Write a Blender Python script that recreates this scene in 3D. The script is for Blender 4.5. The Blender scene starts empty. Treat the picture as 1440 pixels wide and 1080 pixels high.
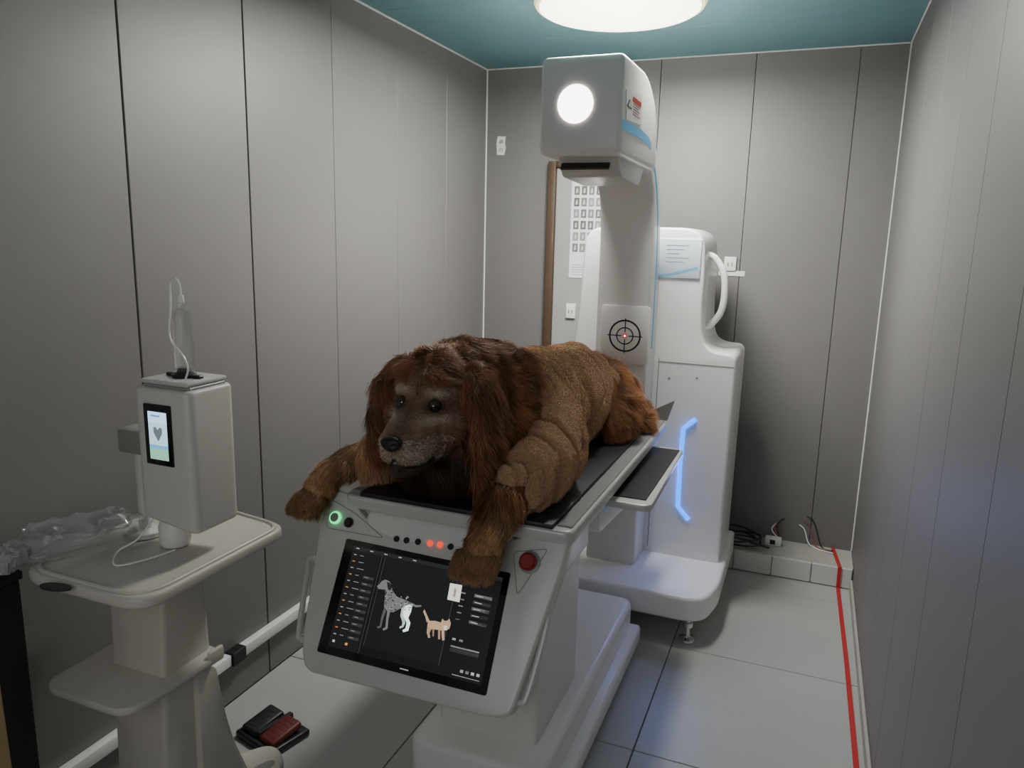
import bpy, bmesh, math, random
import numpy as np
from mathutils import Vector, Matrix, noise
random.seed(4); np.random.seed(4)
scene = bpy.context.scene
COL = scene.collection
PI = math.pi
# ------------------------------------------------------------------ camera model
H = 1.52; F = 1050.0
g = Vector((-130, 5360, 1050)).normalized()
d = Vector((430, -190, 1050)); d = (d - g*d.dot(g)).normalized()
r = g.cross(d)
def ray(u, v):
    p = Vector((u-720, v-540, F))
    return Vector((p.dot(r), p.dot(d), -p.dot(g)))
O = Vector((0, 0, H))
def onX(u, v, x): q = ray(u, v); return O + q*(x/q.x)
def onY(u, v, y): q = ray(u, v); return O + q*(y/q.y)
def onZ(u, v, z): q = ray(u, v); return O + q*((z-H)/q.z)
def onP(u, v, P0, n): q = ray(u, v); return O + q*((P0-O).dot(n)/q.dot(n))
cam = bpy.data.cameras.new('camera'); cam.sensor_fit = 'HORIZONTAL'; cam.sensor_width = 36; cam.lens = 36*F/1440
co = bpy.data.objects.new('camera', cam); COL.objects.link(co)
X = Vector((r.x, d.x, -g.x)); Y = -Vector((r.y, d.y, -g.y)); Z = -Vector((r.z, d.z, -g.z))
M = Matrix((X, Y, Z)).transposed().to_4x4(); M.translation = O
co.matrix_world = M
cam.clip_start = 0.02
scene.camera = co
# ------------------------------------------------------------------ materials
def pm(name, col, rough=.5, metal=0, var=.06, vs=6, bump=0, bs=80, emis=None, es=0, alpha=1, trans=0, spec=.5, sheen=0, coat=0, detail=3):
    m = bpy.data.materials.new(name); m.use_nodes = True
    nt = m.node_tree; b = nt.nodes['Principled BSDF']
    tc = nt.nodes.new('ShaderNodeTexCoord')
    nz = nt.nodes.new('ShaderNodeTexNoise'); nz.inputs['Scale'].default_value = vs; nz.inputs['Detail'].default_value = detail
    nt.links.new(tc.outputs['Object'], nz.inputs['Vector'])
    mx = nt.nodes.new('ShaderNodeMix'); mx.data_type = 'RGBA'
    c = Vector(col)
    mx.inputs[6].default_value = (*(c*(1-var)), 1); mx.inputs[7].default_value = (*(c*(1+var)), 1)
    nt.links.new(nz.outputs['Fac'], mx.inputs[0]); nt.links.new(mx.outputs[2], b.inputs['Base Color'])
    b.inputs['Roughness'].default_value = rough; b.inputs['Metallic'].default_value = metal
    b.inputs['Specular IOR Level'].default_value = spec
    b.inputs['Alpha'].default_value = alpha; b.inputs['Transmission Weight'].default_value = trans
    b.inputs['Sheen Weight'].default_value = sheen; b.inputs['Coat Weight'].default_value = coat
    if emis: b.inputs['Emission Color'].default_value = (*emis, 1); b.inputs['Emission Strength'].default_value = es
    if bump:
        n2 = nt.nodes.new('ShaderNodeTexNoise'); n2.inputs['Scale'].default_value = bs; n2.inputs['Detail'].default_value = 4
        nt.links.new(tc.outputs['Object'], n2.inputs['Vector'])
        bp = nt.nodes.new('ShaderNodeBump'); bp.inputs['Strength'].default_value = bump; bp.inputs['Distance'].default_value = .01
        nt.links.new(n2.outputs['Fac'], bp.inputs['Height']); nt.links.new(bp.outputs['Normal'], b.inputs['Normal'])
    return m
def attr_mat(name, rough=.5, emit=0, spec=.3):
    m = bpy.data.materials.new(name); m.use_nodes = True
    nt = m.node_tree; b = nt.nodes['Principled BSDF']
    a = nt.nodes.new('ShaderNodeAttribute'); a.attribute_name = 'tint'
    nt.links.new(a.outputs['Color'], b.inputs['Base Color'])
    b.inputs['Roughness'].default_value = rough; b.inputs['Specular IOR Level'].default_value = spec
    if emit:
        nt.links.new(a.outputs['Color'], b.inputs['Emission Color']); b.inputs['Emission Strength'].default_value = emit
    return m
MW = pm('wall panel satin grey', (.195, .19, .186), .46, .12, .04, 1.5, .01, 250)
MSEAM = pm('panel seam dark', (.03, .03, .03), .8)
MSEAL = pm('white sealant', (.85, .86, .85), .5)
MCEIL = pm('ceiling teal panel', (.15, .31, .35), .45, 0, .05, 2)
MTILE = pm('floor tile pale grey', (.44, .45, .43), .32, 0, .10, 3, .03, 60)
MGROUT = pm('floor grout', (.10, .10, .10), .9)
MLEDGE = pm('ledge cement', (.42, .41, .38), .7, 0, .15, 9, .1, 60)
MWT = pm('white glazed tile', (.62, .62, .60), .25)
MPL = pm('white plastic', (.86, .86, .85), .28, 0, .02, 3)
MPL2 = pm('off white plastic', (.77, .765, .74), .36, 0, .03, 4)
MCART = pm('cart cream plastic', (.58, .55, .49), .45, 0, .04, 5)
MGREY = pm('grey plastic', (.30, .30, .29), .4)
MMET = pm('silver painted frame', (.62, .62, .60), .3, .15, .03, 5)
MBLK = pm('black plastic', (.015, .015, .016), .4)
MRUB = pm('black rubber', (.02, .02, .02), .7)
MGLASS = pm('black screen glass', (.006, .006, .008), .12, 0, .05, 3, coat=.5)
MMAT = pm('dark table mat', (.02, .02, .023), .45, 0, .2, 40, .1, 200)
MREDT = pm('red tape', (.50, .03, .03), .5)
MCHR = pm('chrome', (.7, .7, .7), .2, 1)
MBLUE = pm('blue light strip', (.02, .15, .8), .4, emis=(.0, .20, 1), es=3.0)
MBLUEP = pm('blue stripe glowing paint', (.10, .36, .60), .4, emis=(.1, .4, .7), es=.12)  # faint emission added to the paint to brighten the stripes
MLAMP = pm('lamp diffuser glow', (1, .95, .85), .5, emis=(1, .92, .72), es=6)
MLAMPR = pm('lamp rim', (.9, .85, .6), .4, emis=(1, .88, .5), es=1.2)
MLIGHT = pm('indicator lens glow', (1, .9, .88), .5, emis=(1, .86, .84), es=9)
MBROWN = pm('brown frame wood', (.075, .045, .025), .5, 0, .2, 20)
MTAN = pm('tan wood', (.42, .30, .15), .5, 0, .2, 15)
MPAPER = pm('white paper', (.75, .75, .73), .7)
MCLEAR = pm('clear plastic', (.9, .92, .92), .08, trans=.92, alpha=.45)
MBAG = pm('clear grey plastic bag', (.42, .42, .42), .18, alpha=.42, coat=.7)
MGRN = pm('green lit ring', (.02, .5, .15), .4, emis=(.05, 1, .3), es=1.6)
MREDL = pm('red lit button', (.6, .03, .02), .4, emis=(1, .06, .03), es=1.2)
MCOP = pm('pink cable sheath', (.35, .08, .09), .5)
MDEC = attr_mat('screen graphics', .4, 1.0)
MPRINT = attr_mat('printed marks', .5, 0)
MBODY = attr_mat('dog skin undercoat', .8, 0, .1)
MFUR = attr_mat('dog fur strands', .5, 0, .35)
MPILE = attr_mat('fleece pile strands', .9, 0, .1)
MNOSE = pm('dog nose leather', (.014, .011, .010), .5, 0, .2, 60, .15, 150)
MEYE = pm('dog eye', (.010, .005, .003), .08, coat=1)
# ------------------------------------------------------------------ builders
def add(bm, t, mi=0):
    for f in t.faces: f.material_index = mi
    me = bpy.data.meshes.new('t'); t.to_mesh(me); t.free(); bm.from_mesh(me); bpy.data.meshes.remove(me)
def box(bm, x0, x1, y0, y1, z0, z1, rad=.004, seg=2, mi=0, mat=None):
    t = bmesh.new(); bmesh.ops.create_cube(t, size=1)
    for v in t.verts: v.co = Vector(((x0+x1)/2 + v.co.x*(x1-x0), (y0+y1)/2 + v.co.y*(y1-y0), (z0+z1)/2 + v.co.z*(z1-z0)))
    if rad: bmesh.ops.bevel(t, geom=t.edges[:], offset=rad, segments=seg, affect='EDGES', profile=.5, clamp_overlap=True)
    if mat: bmesh.ops.transform(t, matrix=mat, verts=t.verts)
    add(bm, t, mi); return bm
def rnd(pts, rad, n=5):
    out = []; N = len(pts)
    rads = rad if isinstance(rad, (list, tuple)) else [rad]*N
    for i in range(N):
        p = Vector(pts[i]); a = Vector(pts[i-1]); b = Vector(pts[(i+1) % N]); q = rads[i]
        if q <= 0: out.append(p); continue
        da = a-p; db = b-p
        la = min(q, da.length*.49); lb = min(q, db.length*.49)
        s = p + da.normalized()*la; e = p + db.normalized()*lb
        for k in range(n+1):
            w = k/n; out.append(s*(1-w)**2 + p*2*w*(1-w) + e*w*w)
    return out
def prism(bm, pts, vec, rad=.004, seg=2, mi=0):
    t = bmesh.new(); vec = Vector(vec)
    a = [t.verts.new(Vector(p)) for p in pts]; b = [t.verts.new(Vector(p)+vec) for p in pts]
    n = len(a); caps = [t.faces.new(a), t.faces.new(b[::-1])]
    for i in range(n): t.faces.new((a[i], b[i], b[(i+1) % n], a[(i+1) % n]))
    bmesh.ops.recalc_face_normals(t, faces=t.faces)
    if rad:
        es = set(caps[0].edges) | set(caps[1].edges)
        bmesh.ops.bevel(t, geom=list(es), offset=rad, segments=seg, affect='EDGES', profile=.5, clamp_overlap=True)
    add(bm, t, mi); return bm
def catmull(pts, n=8, closed=False):
    P = [Vector(p) for p in pts]; out = []; N = len(P)
    rng = range(N) if closed else range(N-1)
    for i in rng:
        p0 = P[i-1] if (i > 0 or closed) else P[0]; p1 = P[i]; p2 = P[(i+1) % N]
        p3 = P[(i+2) % N] if (i+2 < N or closed) else P[-1]
        for k in range(n):
            w = k/n
            out.append(.5*((2*p1)+(-p0+p2)*w+(2*p0-5*p1+4*p2-p3)*w*w+(-p0+3*p1-3*p2+p3)*w**3))
    if not closed: out.append(P[-1])
    return out
def tube(bm, pts, rad, seg=8, n=8, mi=0, smooth=True, closed=False):
    P = catmull(pts, n, closed) if smooth else [Vector(p) for p in pts]
    t = bmesh.new(); rings = []; up = None; N = len(P)
    for i, p in enumerate(P):
        tg = ((P[(i+1) % N] if (closed or i < N-1) else P[i]) - (P[i-1] if (closed or i > 0) else P[0])).normalized()
        if up is None: up = tg.orthogonal().normalized()
        up = (up - tg*up.dot(tg)).normalized(); s = tg.cross(up)
        rr = rad if not callable(rad) else rad(i/(N-1))
        rings.append([t.verts.new(p + (up*math.cos(a*2*PI/seg)+s*math.sin(a*2*PI/seg))*rr) for a in range(seg)])
    M_ = N if closed else N-1
    for i in range(M_):
        A = rings[i]; B = rings[(i+1) % N]
        for k in range(seg): t.faces.new((A[k], A[(k+1) % seg], B[(k+1) % seg], B[k]))
    if not closed: t.faces.new(rings[0][::-1]); t.faces.new(rings[-1])
    bmesh.ops.recalc_face_normals(t, faces=t.faces)
    add(bm, t, mi); return bm
def lathe(bm, c, prof, seg=32, axis='Z', mi=0, mat=None):
    t = bmesh.new(); rings = []
    for rr, h in prof:
        ring = []
        for a in range(seg):
            cx, cy = math.cos(a*2*PI/seg)*rr, math.sin(a*2*PI/seg)*rr
            v = {'Z': (cx, cy, h), 'Y': (cx, h, cy), 'X': (h, cx, cy)}[axis]
            ring.append(t.verts.new(Vector(v)))
        rings.append(ring)
    for i in range(len(rings)-1):
        for k in range(seg): t.faces.new((rings[i][k], rings[i][(k+1) % seg], rings[i+1][(k+1) % seg], rings[i+1][k]))
    t.faces.new(rings[0][::-1]); t.faces.new(rings[-1])
    bmesh.ops.recalc_face_normals(t, faces=t.faces)
    if mat is not None: bmesh.ops.transform(t, matrix=mat, verts=t.verts)
    bmesh.ops.translate(t, vec=Vector(c), verts=t.verts)
    add(bm, t, mi); return bm
def place(o, parent):
    if parent is not None:
        o.parent = parent
        if parent.type == 'EMPTY': o.matrix_parent_inverse = Matrix.Translation(-parent.location)
def obj(name, bm, mats, parent=None, label=None, sharp=.6):
    for f in bm.faces: f.smooth = True
    for e in bm.edges:
        if len(e.link_faces) == 2 and e.calc_face_angle(0) > sharp: e.smooth = False
    me = bpy.data.meshes.new(name); bm.to_mesh(me); bm.free()
    for m in (mats if isinstance(mats, (list, tuple)) else [mats]): me.materials.append(m)
    o = bpy.data.objects.new(name, me); COL.objects.link(o); place(o, parent)
    if label: o['label'] = label
    return o
def thing(name, label, cat, loc, group=None):
    o = bpy.data.objects.new(name, None); COL.objects.link(o); o.location = loc; o.empty_display_size = .05
    o['label'] = label; o['category'] = cat
    if group: o['group'] = group
    return o
def tag(o, label, cat, group=None):
    o['label'] = label; o['category'] = cat
    if group: o['group'] = group
    return o
def st(o): o['kind'] = 'structure'; return o
def decal(name, polys, mat, parent, label=None):
    me = bpy.data.meshes.new(name); vs = []; fs = []; cs = []
    for pts, c in polys:
        k = len(vs); vs += [tuple(p) for p in pts]; fs.append(list(range(k, k+len(pts)))); cs.append(c)
    me.from_pydata(vs, [], fs)
    at = me.color_attributes.new('tint', 'FLOAT_COLOR', 'CORNER')
    for f, c in zip(me.polygons, cs):
        for li in f.loop_indices: at.data[li].color = (*c, 1)
    me.materials.append(mat)
    o = bpy.data.objects.new(name, me); COL.objects.link(o); place(o, parent)
    if label: o['label'] = label
    return o
B = bmesh.new
# ------------------------------------------------------------------ room shell
XL, XR, YB, YF, ZC = -1.65, .285, 3.70, -.7, 2.36
bm = B(); box(bm, XL-.08, XL-.03, YF, YB+.08, 0, ZC, 0, mi=1)
ys = [YF] + [1.462-.447*k for k in (4, 3, 2, 1)] + [1.462+.447*k for k in range(0, 5)] + [YB]
for a, b in zip(ys[:-1], ys[1:]):
    g0 = .0025 if a < 2 else .0008; g1 = .0025 if b < 2 else .0008
    box(bm, XL-.03, XL, a+g0, b-g1, 0, ZC, .0015, 1)
st(obj('wall_left', bm, [MW, MSEAM]))
bm = B(); box(bm, XR+.03, XR+.08, YF, YB+.08, 0, ZC, 0, mi=1)
ys = [YF, .10, .90, 1.30, 1.73, 2.12, 2.53, 2.97, YB]
for a, b in zip(ys[:-1], ys[1:]): box(bm, XR, XR+.03, a+.0010, b-.0010, 0, ZC, .0008, 1)
st(obj('wall_right', bm, [MW, MSEAM]))
bm = B(); box(bm, XL-.03, XR+.03, YB+.03, YB+.08, 0, ZC, 0, mi=1)
xs = [XL, -1.185, -.758, -.332, .094, XR]
for a, b in zip(xs[:-1], xs[1:]): box(bm, a+.001, b-.001, YB, YB+.03, 0, ZC, .0015, 1)
st(obj('wall_back', bm, [MW, MSEAM]))
bm = B()
for k in range(8):
    box(bm, XL-.08, XR+.08, YF+k*.56+.001, YF+(k+1)*.56-.001, ZC, ZC+.04, .001, 1)
st(obj('ceiling', bm, MCEIL))
bm = B(); box(bm, XL-.08, XR+.08, YF, YB+.08, -.06, -.004, 0, mi=1)
tx = [XL, -1.03, -.378, XR]; ty = [YF, -.58, .07, .72, 1.37, 2.02, 2.67, 3.32, 3.5]
for a, b in zip(tx[:-1], tx[1:]):
    for c, e in zip(ty[:-1], ty[1:]): box(bm, a+.0017, b-.0017, c+.0017, e-.0017, -.02, 0, .0015, 1)
st(obj('floor', bm, [MTILE, MGROUT]))
bm = B()
box(bm, XL, XL+.007, YF, YB, ZC-.007, ZC, .002, 1); st(obj('trim_1', bm, MSEAL))
bm = B(); box(bm, XL, XL+.007, YB-.007, YB, .1, ZC, .002, 1); st(obj('trim_2', bm, MSEAL))
bm = B(); box(bm, XL+.007, XR-.007, YB-.006, YB, ZC-.006, ZC, .002, 1); st(obj('trim_3', bm, MSEAL))
bm = B(); box(bm, XR-.006, XR, YB-.006, YB, .1, ZC, .002, 1); st(obj('trim_4', bm, MSEAL))
bm = B(); box(bm, XR-.006, XR, YF, YB-.007, ZC-.006, ZC, .002, 1); st(obj('trim_5', bm, MSEAL))
bm = B(); box(bm, XL+.001, XR-.001, 3.488, YB-.001, 0, .10, .003, 1, 0)
x = XR-.004
while x > XL+.05:
    x2 = max(x-.172, XL+.004); box(bm, x2+.002, x-.002, 3.478, 3.49, .004, .096, .0015, 1, 1); x = x2
st(obj('trim_6', bm, [MLEDGE, MWT]))
bm = B(); box(bm, XR-.012, XR-.0005, YF, 3.475, 0, .05, .003, 1); st(obj('baseboard_right', bm, MLEDGE))
bm = B(); box(bm, XL, XL+.03, 1.76, 3.4, .148, .185, .004, 2); box(bm, XL, XL+.03, 1.0, 1.70, .148, .185, .004, 2)
box(bm, XL, XL+.036, 1.70, 1.76, .144, .189, .002, 1, 1)
tag(obj('cable_trunking', bm, [MPL, MBLK]), 'long white plastic cable trunking fixed low on left wall', 'cable duct')
bm = B(); box(bm, -1.25, -.86, YB-.02, YB-.001, .10, 1.87, .003, 1)
dr = st(obj('door_1', bm, pm('door leaf pale grey', (.36, .36, .36), .4)))
bm = B(); box(bm, -1.29, -1.25, YB-.04, YB-.001, .10, 1.90, .004, 2); box(bm, -1.25, -.86, YB-.04, YB-.001, 1.87, 1.90, .004, 2)
obj('door_frame', bm, MBROWN, dr)
yp = YB-.022
A0 = onY(805, 252, yp); A1 = onY(842, 392, yp)
px0, px1, pz0, pz1 = A0.x, A0.x+.17, A1.z, A0.z
t = thing('picture_poster', 'white sheet printed with a grid of small dark pictures, behind the machine arm', 'poster', ((px0+px1)/2, yp, pz0))
bm = B(); box(bm, px0, px1, yp-.002, yp, pz0, pz1, 0); obj('sheet', bm, pm('bright poster paper', (.85, .85, .85), .6), t)
po = []
for i in range(6):
    for j in range(4):
        cx = px0+.014+j*.038; cz = pz1-.02-(i+1)*.056; yy = yp-.0028
        q = random.uniform(.10, .34)
        po.append(([(cx, yy, cz), (cx+.028, yy, cz), (cx+.028, yy, cz+.042), (cx, yy, cz+.042)], (q, q, q)))
        po.append(([(cx+.008, yy-.0003, cz+.008), (cx+.020, yy-.0003, cz+.011), (cx+.018, yy-.0003, cz+.034), (cx+.010, yy-.0003, cz+.03)], (.6, .6, .6)))
for i in range(5): po.append(([(px0+.015, yp-.0028, pz0+.015+i*.012), (px1-.03, yp-.0028, pz0+.015+i*.012), (px1-.03, yp-.0028, pz0+.018+i*.012), (px0+.015, yp-.0028, pz0+.018+i*.012)], (.4, .4, .4)))
decal('printed_pictures', po, MPRINT, t)
def outlet(name, u, v, w, h, y, label, cat):
    c = onY(u, v, y)
    t = thing(name, label, cat, (c.x, y, c.z-h/2))
    bm = B(); box(bm, c.x-w/2, c.x+w/2, y-.012, y, c.z-h/2, c.z+h/2, .003, 2); obj('cover_plate', bm, MPL, t)
    bm = B()
    for s in (-1, 1): box(bm, c.x+s*w*.17-.003, c.x+s*w*.17+.003, y-.0135, y-.011, c.z-.012, c.z+.006, 0)
    obj('socket_slots', bm, MGREY, t); return t
outlet('wall_socket', 803, 437, .05, .075, YB-.022, 'small white wall socket low beside the poster', 'socket')
ws = outlet('wall_socket', 1027, 371, .055, .065, YB, 'small white socket and label strip on back wall right of the machine handle', 'socket')
c = onY(1029, 384, YB); bm = B(); box(bm, c.x-.06, c.x+.06, YB-.004, YB, c.z-.014, c.z+.010, .001, 1)
obj('label_strip', bm, MPAPER, ws)
c = onY(705, 205, YB); t = thing('wall_sticker', 'small crumpled white sticker high on back wall left of machine head', 'sticker', (c.x, YB, c.z-.045))
bm = B(); pts = [(-.022, -.045), (.018, -.047), (.026, -.01), (.02, .012), (.024, .045), (-.02, .047), (-.026, .01)]
prism(bm, [(c.x+a, YB-.004, c.z+b) for a, b in pts], (0, .0035, 0), 0); obj('paper', bm, MPAPER, t)
decal('printed_marks', [([(c.x+a, YB-.0046, c.z+b) for a, b in q], (.35, .33, .32)) for q in
   ([(-.012, -.03), (-.006, -.03), (0, -.012), (-.004, -.01)], [(0, -.012), (.004, -.01), (.012, -.03), (.007, -.032)], [(-.012, .01), (.01, .012), (.012, .03), (-.008, .028)])], MPRINT, t)
LC = (-.70, 2.66)
t = thing('ceiling_lamp', 'round glowing white ceiling lamp above the machine', 'lamp', (LC[0], LC[1], ZC-.07))
bm = B(); lathe(bm, (*LC, 0), [(.27, ZC-.0705), (.283, ZC-.066), (.29, ZC-.055), (.29, ZC-.0005)], 64); obj('rim', bm, MLAMPR, t)
bm = B(); lathe(bm, (*LC, 0), [(.20, ZC-.080), (.262, ZC-.077), (.272, ZC-.0715)], 64); obj('diffuser', bm, MLAMP, t)
def strip(bm, pts, w, th, up=Vector((0, 0, 1)), mi=0):
    t = bmesh.new(); L = []
    for i, p in enumerate(pts):
        p = Vector(p); tg = (Vector(pts[min(i+1, len(pts)-1)])-Vector(pts[max(i-1, 0)])).normalized(); s = tg.cross(up).normalized()*w/2
        L.append([t.verts.new(q) for q in (p-s, p+s, p+s+up*th, p-s+up*th)])
    for a, b in zip(L[:-1], L[1:]):
        for k in range(4): t.faces.new((a[k], a[(k+1) % 4], b[(k+1) % 4], b[k]))
    t.faces.new(L[0][::-1]); t.faces.new(L[-1]); bmesh.ops.recalc_face_normals(t, faces=t.faces); add(bm, t, mi)
bm = B()
strip(bm, [Vector((.245, 1.2, .001)), Vector((.25, 2.2, .001)), Vector((.243, 2.8, .001)), Vector((.228, 3.47, .001))], .016, .003)
strip(bm, [Vector((.228, 3.474, .0)), Vector((.226, 3.474, .101))], .016, .003, Vector((0, -1, 0)))
strip(bm, [Vector((.226, 3.47, .1005)), Vector((.20, 3.695, .1005))], .016, .003)
tag(obj('red_tape', bm, MREDT), 'thin red tape line running along floor beside right wall', 'tape')
cc = onZ(1038, 766, .1)
bm = B()
pts = []
for k in range(46):
    a = k*2*PI/12; rr = .080+.012*math.sin(k*1.3); pts.append((cc.x+rr*1.2*math.cos(a), cc.y+.015+rr*.9*math.sin(a), .108+.0011*k+.010*abs(math.sin(k*.35))))
pts += [(cc.x+.12, cc.y-.02, .12), (cc.x+.14, cc.y-.01, .114)]
tube(bm, pts, .005, 6, 4)
tag(obj('cable_coil', bm, pm('black cable sheath', (.02, .02, .02), .35)), 'coil of thick black cable lying on the back ledge', 'cable')
c2 = onZ(1086, 766, .1)
t = thing('power_plug', 'pale power plug block on ledge beside black cable coil', 'plug', (c2.x, c2.y, .1))
bm = B(); box(bm, c2.x-.035, c2.x+.04, c2.y-.02, c2.y+.02, .101, .14, .005, 2); obj('housing', bm, MPL2, t)
bm = B(); box(bm, c2.x-.012, c2.x+.012, c2.y-.0215, c2.y-.0195, .11, .132, .0, 1); obj('socket_slots', bm, MBLK, t)
for k, (mt, lab) in enumerate([(MPL, 'thin white wire looping over ledge by back wall'), (MCOP, 'thin pink wire looping over ledge by back wall'), (MRUB, 'thin black wire rising against back wall above ledge')]):
    bm = B(); s = .012*k
    tube(bm, [(c2.x+.035, c2.y+.02+s*.3, .12), (c2.x-.01+s, c2.y+.06, .16+s), (c2.x+.05+s, c2.y+.10, .20+s), (c2.x+.13+s*1.5, c2.y+.08, .18+s*2), (c2.x+.17+s*2, c2.y+.05+s*.5, .108), (c2.x+.27, c2.y-.0+s, .106+.001*k)], .0028, 6, 8)
    tag(obj('wire', bm, mt), lab, 'wire')
# ------------------------------------------------------------------ X-ray tower
T = thing('xray_machine', 'tall white x-ray machine with overhanging square head and blue light strip', 'x-ray machine', (-.6, 3.1, 0))
out = [(-.93, .19), (-.93, 1.06), (-.915, 1.2), (-.905, 1.42), (-.895, 1.575), (-.415, 1.575), (-.402, 1.40), (-.405, 1.26), (-.395, 1.125), (-.35, 1.088), (-.257, 1.085), (-.262, .19)]
rr = [0, .06, .1, .1, .09, .09, .1, .08, .07, .05, .035, 0]
bm = B(); prism(bm, [Vector((a, 3.04, b)) for a, b in rnd([Vector((p[0], p[1])) for p in out], rr, 6)], (0, .40, 0), .022, 4)
body = obj('body', bm, MPL, T)
bm = B()
po = [(-.96, 2.67), (-.27, 2.67), (-.235, 2.85), (-.235, 3.45), (-.96, 3.45)]
prism(bm, [Vector((p.x, p.y, .105)) for p in rnd([Vector(p) for p in po], [.08, .09, .05, .02, .02], 8)], (0, 0, .10), .016, 4)
obj('base_plate', bm, MPL, T)
for x, y in ((-.33, 2.73), (-.9, 2.73), (-.31, 3.38), (-.9, 3.38)):
    bm = B(); lathe(bm, (x, y, 0), [(.028, .0), (.032, .006), (.03, .014), (.014, .02), (.010, .03), (.010, .06), (.02, .062), (.02, .08), (.012, .082), (.012, .115)], 20)
    obj('levelling_foot', bm, MCHR, T)
def pathtube(u_v, fn, rad, seg=8, n=1, smooth=False):
    bm = B(); tube(bm, [fn(u, v) for u, v in u_v], rad, seg, n, smooth=smooth); return bm
LS = [(978, 590), (961, 603), (956, 655), (953, 712), (968, 731)]
obj('light_strip', pathtube(LS, lambda u, v: onY(u, v, 3.038), .0095), MBLUE, T)
bm = B(); box(bm, -.5635, -.5605, 3.037, 3.041, .23, 1.05, 0); obj('panel_seam', bm, MGREY, T)
bm = B(); box(bm, -.56, -.265, 3.0385, 3.041, 1.035, 1.038, 0); obj('panel_seam', bm, MGREY, T)
a = onY(928, 335, 3.035); b = onY(984, 393, 3.035)
bm = B(); box(bm, a.x, b.x, 3.034, 3.041, b.z, a.z, .008, 3); lp = obj('notice_panel', bm, pm('pale blue notice', (.62, .72, .78), .35), T)
po = []
for i in range(5): z = a.z-.025-i*.016; po.append(([(a.x+.03, 3.0335, z), (a.x+.03+.09-(i % 3)*.02, 3.0335, z), (a.x+.03+.09-(i % 3)*.02, 3.0335, z-.003), (a.x+.03, 3.0335, z-.003)], (.3, .35, .4)))
po.append(([(a.x, 3.0335, b.z+.012), (a.x+.05, 3.0335, b.z+.02), (b.x-.01, 3.0335, b.z+.05), (b.x-.01, 3.0335, b.z+.04), (a.x+.05, 3.0335, b.z+.01), (a.x, 3.0335, b.z+.004)], (.15, .45, .7)))
decal('printed_text', po, MPRINT, lp)
for u in (980, 941):
    c = onY(u, 532, 3.0395); bm = B(); lathe(bm, c, [(.0045, -.0008), (.005, .001)], 16, 'Y'); obj('screw_cap', bm, MGREY, T)
bm = B(); yy = 3.16
tube(bm, [Vector((-.425, yy, 1.47)), Vector((-.385, yy, 1.46)), Vector((-.345, yy, 1.40)), Vector((-.335, yy, 1.32)), Vector((-.345, yy, 1.24)), Vector((-.385, yy, 1.185)), Vector((-.41, yy, 1.18))], .014, 12, 8)
obj('handle', bm, MPL, T)
prof = [(3.038, .205), (3.038, 1.35), (3.01, 1.56), (2.94, 1.74), (2.80, 1.90), (2.66, 2.0), (2.45, 2.0), (2.45, 1.80), (2.74, 1.765), (2.84, 1.68), (2.87, 1.55), (2.87, .205)]
pf = rnd([Vector(p) for p in prof], [0, .12, .12, .12, .08, .06, 0, 0, .04, .05, .08, 0], 5)
bm = B(); prism(bm, [Vector((-.79, p.x, p.y)) for p in pf], (.21, 0, 0), .014, 3)
arm = obj('arm_column', bm, MPL2, T)
a = onY(846, 428, 2.866); b = onY(912, 514, 2.866)
bm = B(); prism(bm, [Vector((p.x, 2.872, p.y)) for p in rnd([Vector((a.x, a.z)), Vector((b.x, a.z)), Vector((b.x, b.z)), Vector((a.x, b.z))], .02, 5)], (0, -.008, 0), .002, 2)
tp = obj('target_panel', bm, pm('target panel grey white', (.88, .88, .86), .35), arm)
cx, cz = (a.x+b.x)/2, (a.z+b.z)/2-.004
po = []
def ring(cx, cz, r0, r1, y, col, n=48):
    for k in range(n):
        a0, a1 = k*2*PI/n, (k+1)*2*PI/n
        po.append(([(cx+r0*math.cos(a0), y, cz+r0*math.sin(a0)), (cx+r1*math.cos(a0), y, cz+r1*math.sin(a0)), (cx+r1*math.cos(a1), y, cz+r1*math.sin(a1)), (cx+r0*math.cos(a1), y, cz+r0*math.sin(a1))], col))
DK = (.02, .02, .02); yy = 2.8635
ring(cx, cz, .057, .0635, yy, DK); ring(cx, cz, .030, .0345, yy, DK)
for s in (-1, 1):
    po.append(([(cx+s*.014, yy, cz-.002), (cx+s*.069, yy, cz-.002), (cx+s*.069, yy, cz+.002), (cx+s*.014, yy, cz+.002)], DK))
    po.append(([(cx-.002, yy, cz+s*.014), (cx+.002, yy, cz+s*.014), (cx+.002, yy, cz+s*.069), (cx-.002, yy, cz+s*.069)], DK))
ring(cx, cz, .0, .009, yy, (.7, .03, .04), 20)
decal('target_mark', po, MPRINT, tp)
bm = B(); lathe(bm, (cx, 2.862, cz), [(.003, -.002), (.004, .001)], 12, 'Y'); obj('laser_dot', bm, pm('laser dot', (1, .2, .3), .5, emis=(1, .3, .4), es=6), tp)
hp = [(2.20, 1.765), (2.20, 2.045), (2.56, 2.055), (2.70, 1.985), (2.76, 1.90), (2.76, 1.765)]
pf = rnd([Vector(p) for p in hp], [.03, .03, .08, .05, .05, .03], 5)
bm = B(); prism(bm, [Vector((-.808, p.x, p.y)) for p in pf], (.25, 0, 0), .016, 4)
for v in bm.verts:
    w = (v.co.y-2.2)/.5; cxm = -.683
    v.co.x = cxm + (v.co.x-cxm)*(1-.05*max(0, w))
head = obj('tube_head', bm, MPL2, T)
c = onY(809, 146, 2.2)
bm = B(); lathe(bm, (c.x, 2.2, c.z), [(.052, -.004), (.056, .002)], 40, 'Y'); obj('lamp_lens', bm, MLIGHT, head)
bm = B(); pf = [Vector((y, z)) for y, z in ((2.28, 1.77), (2.64, 1.77), (2.58, 1.70), (2.33, 1.712))]
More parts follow.
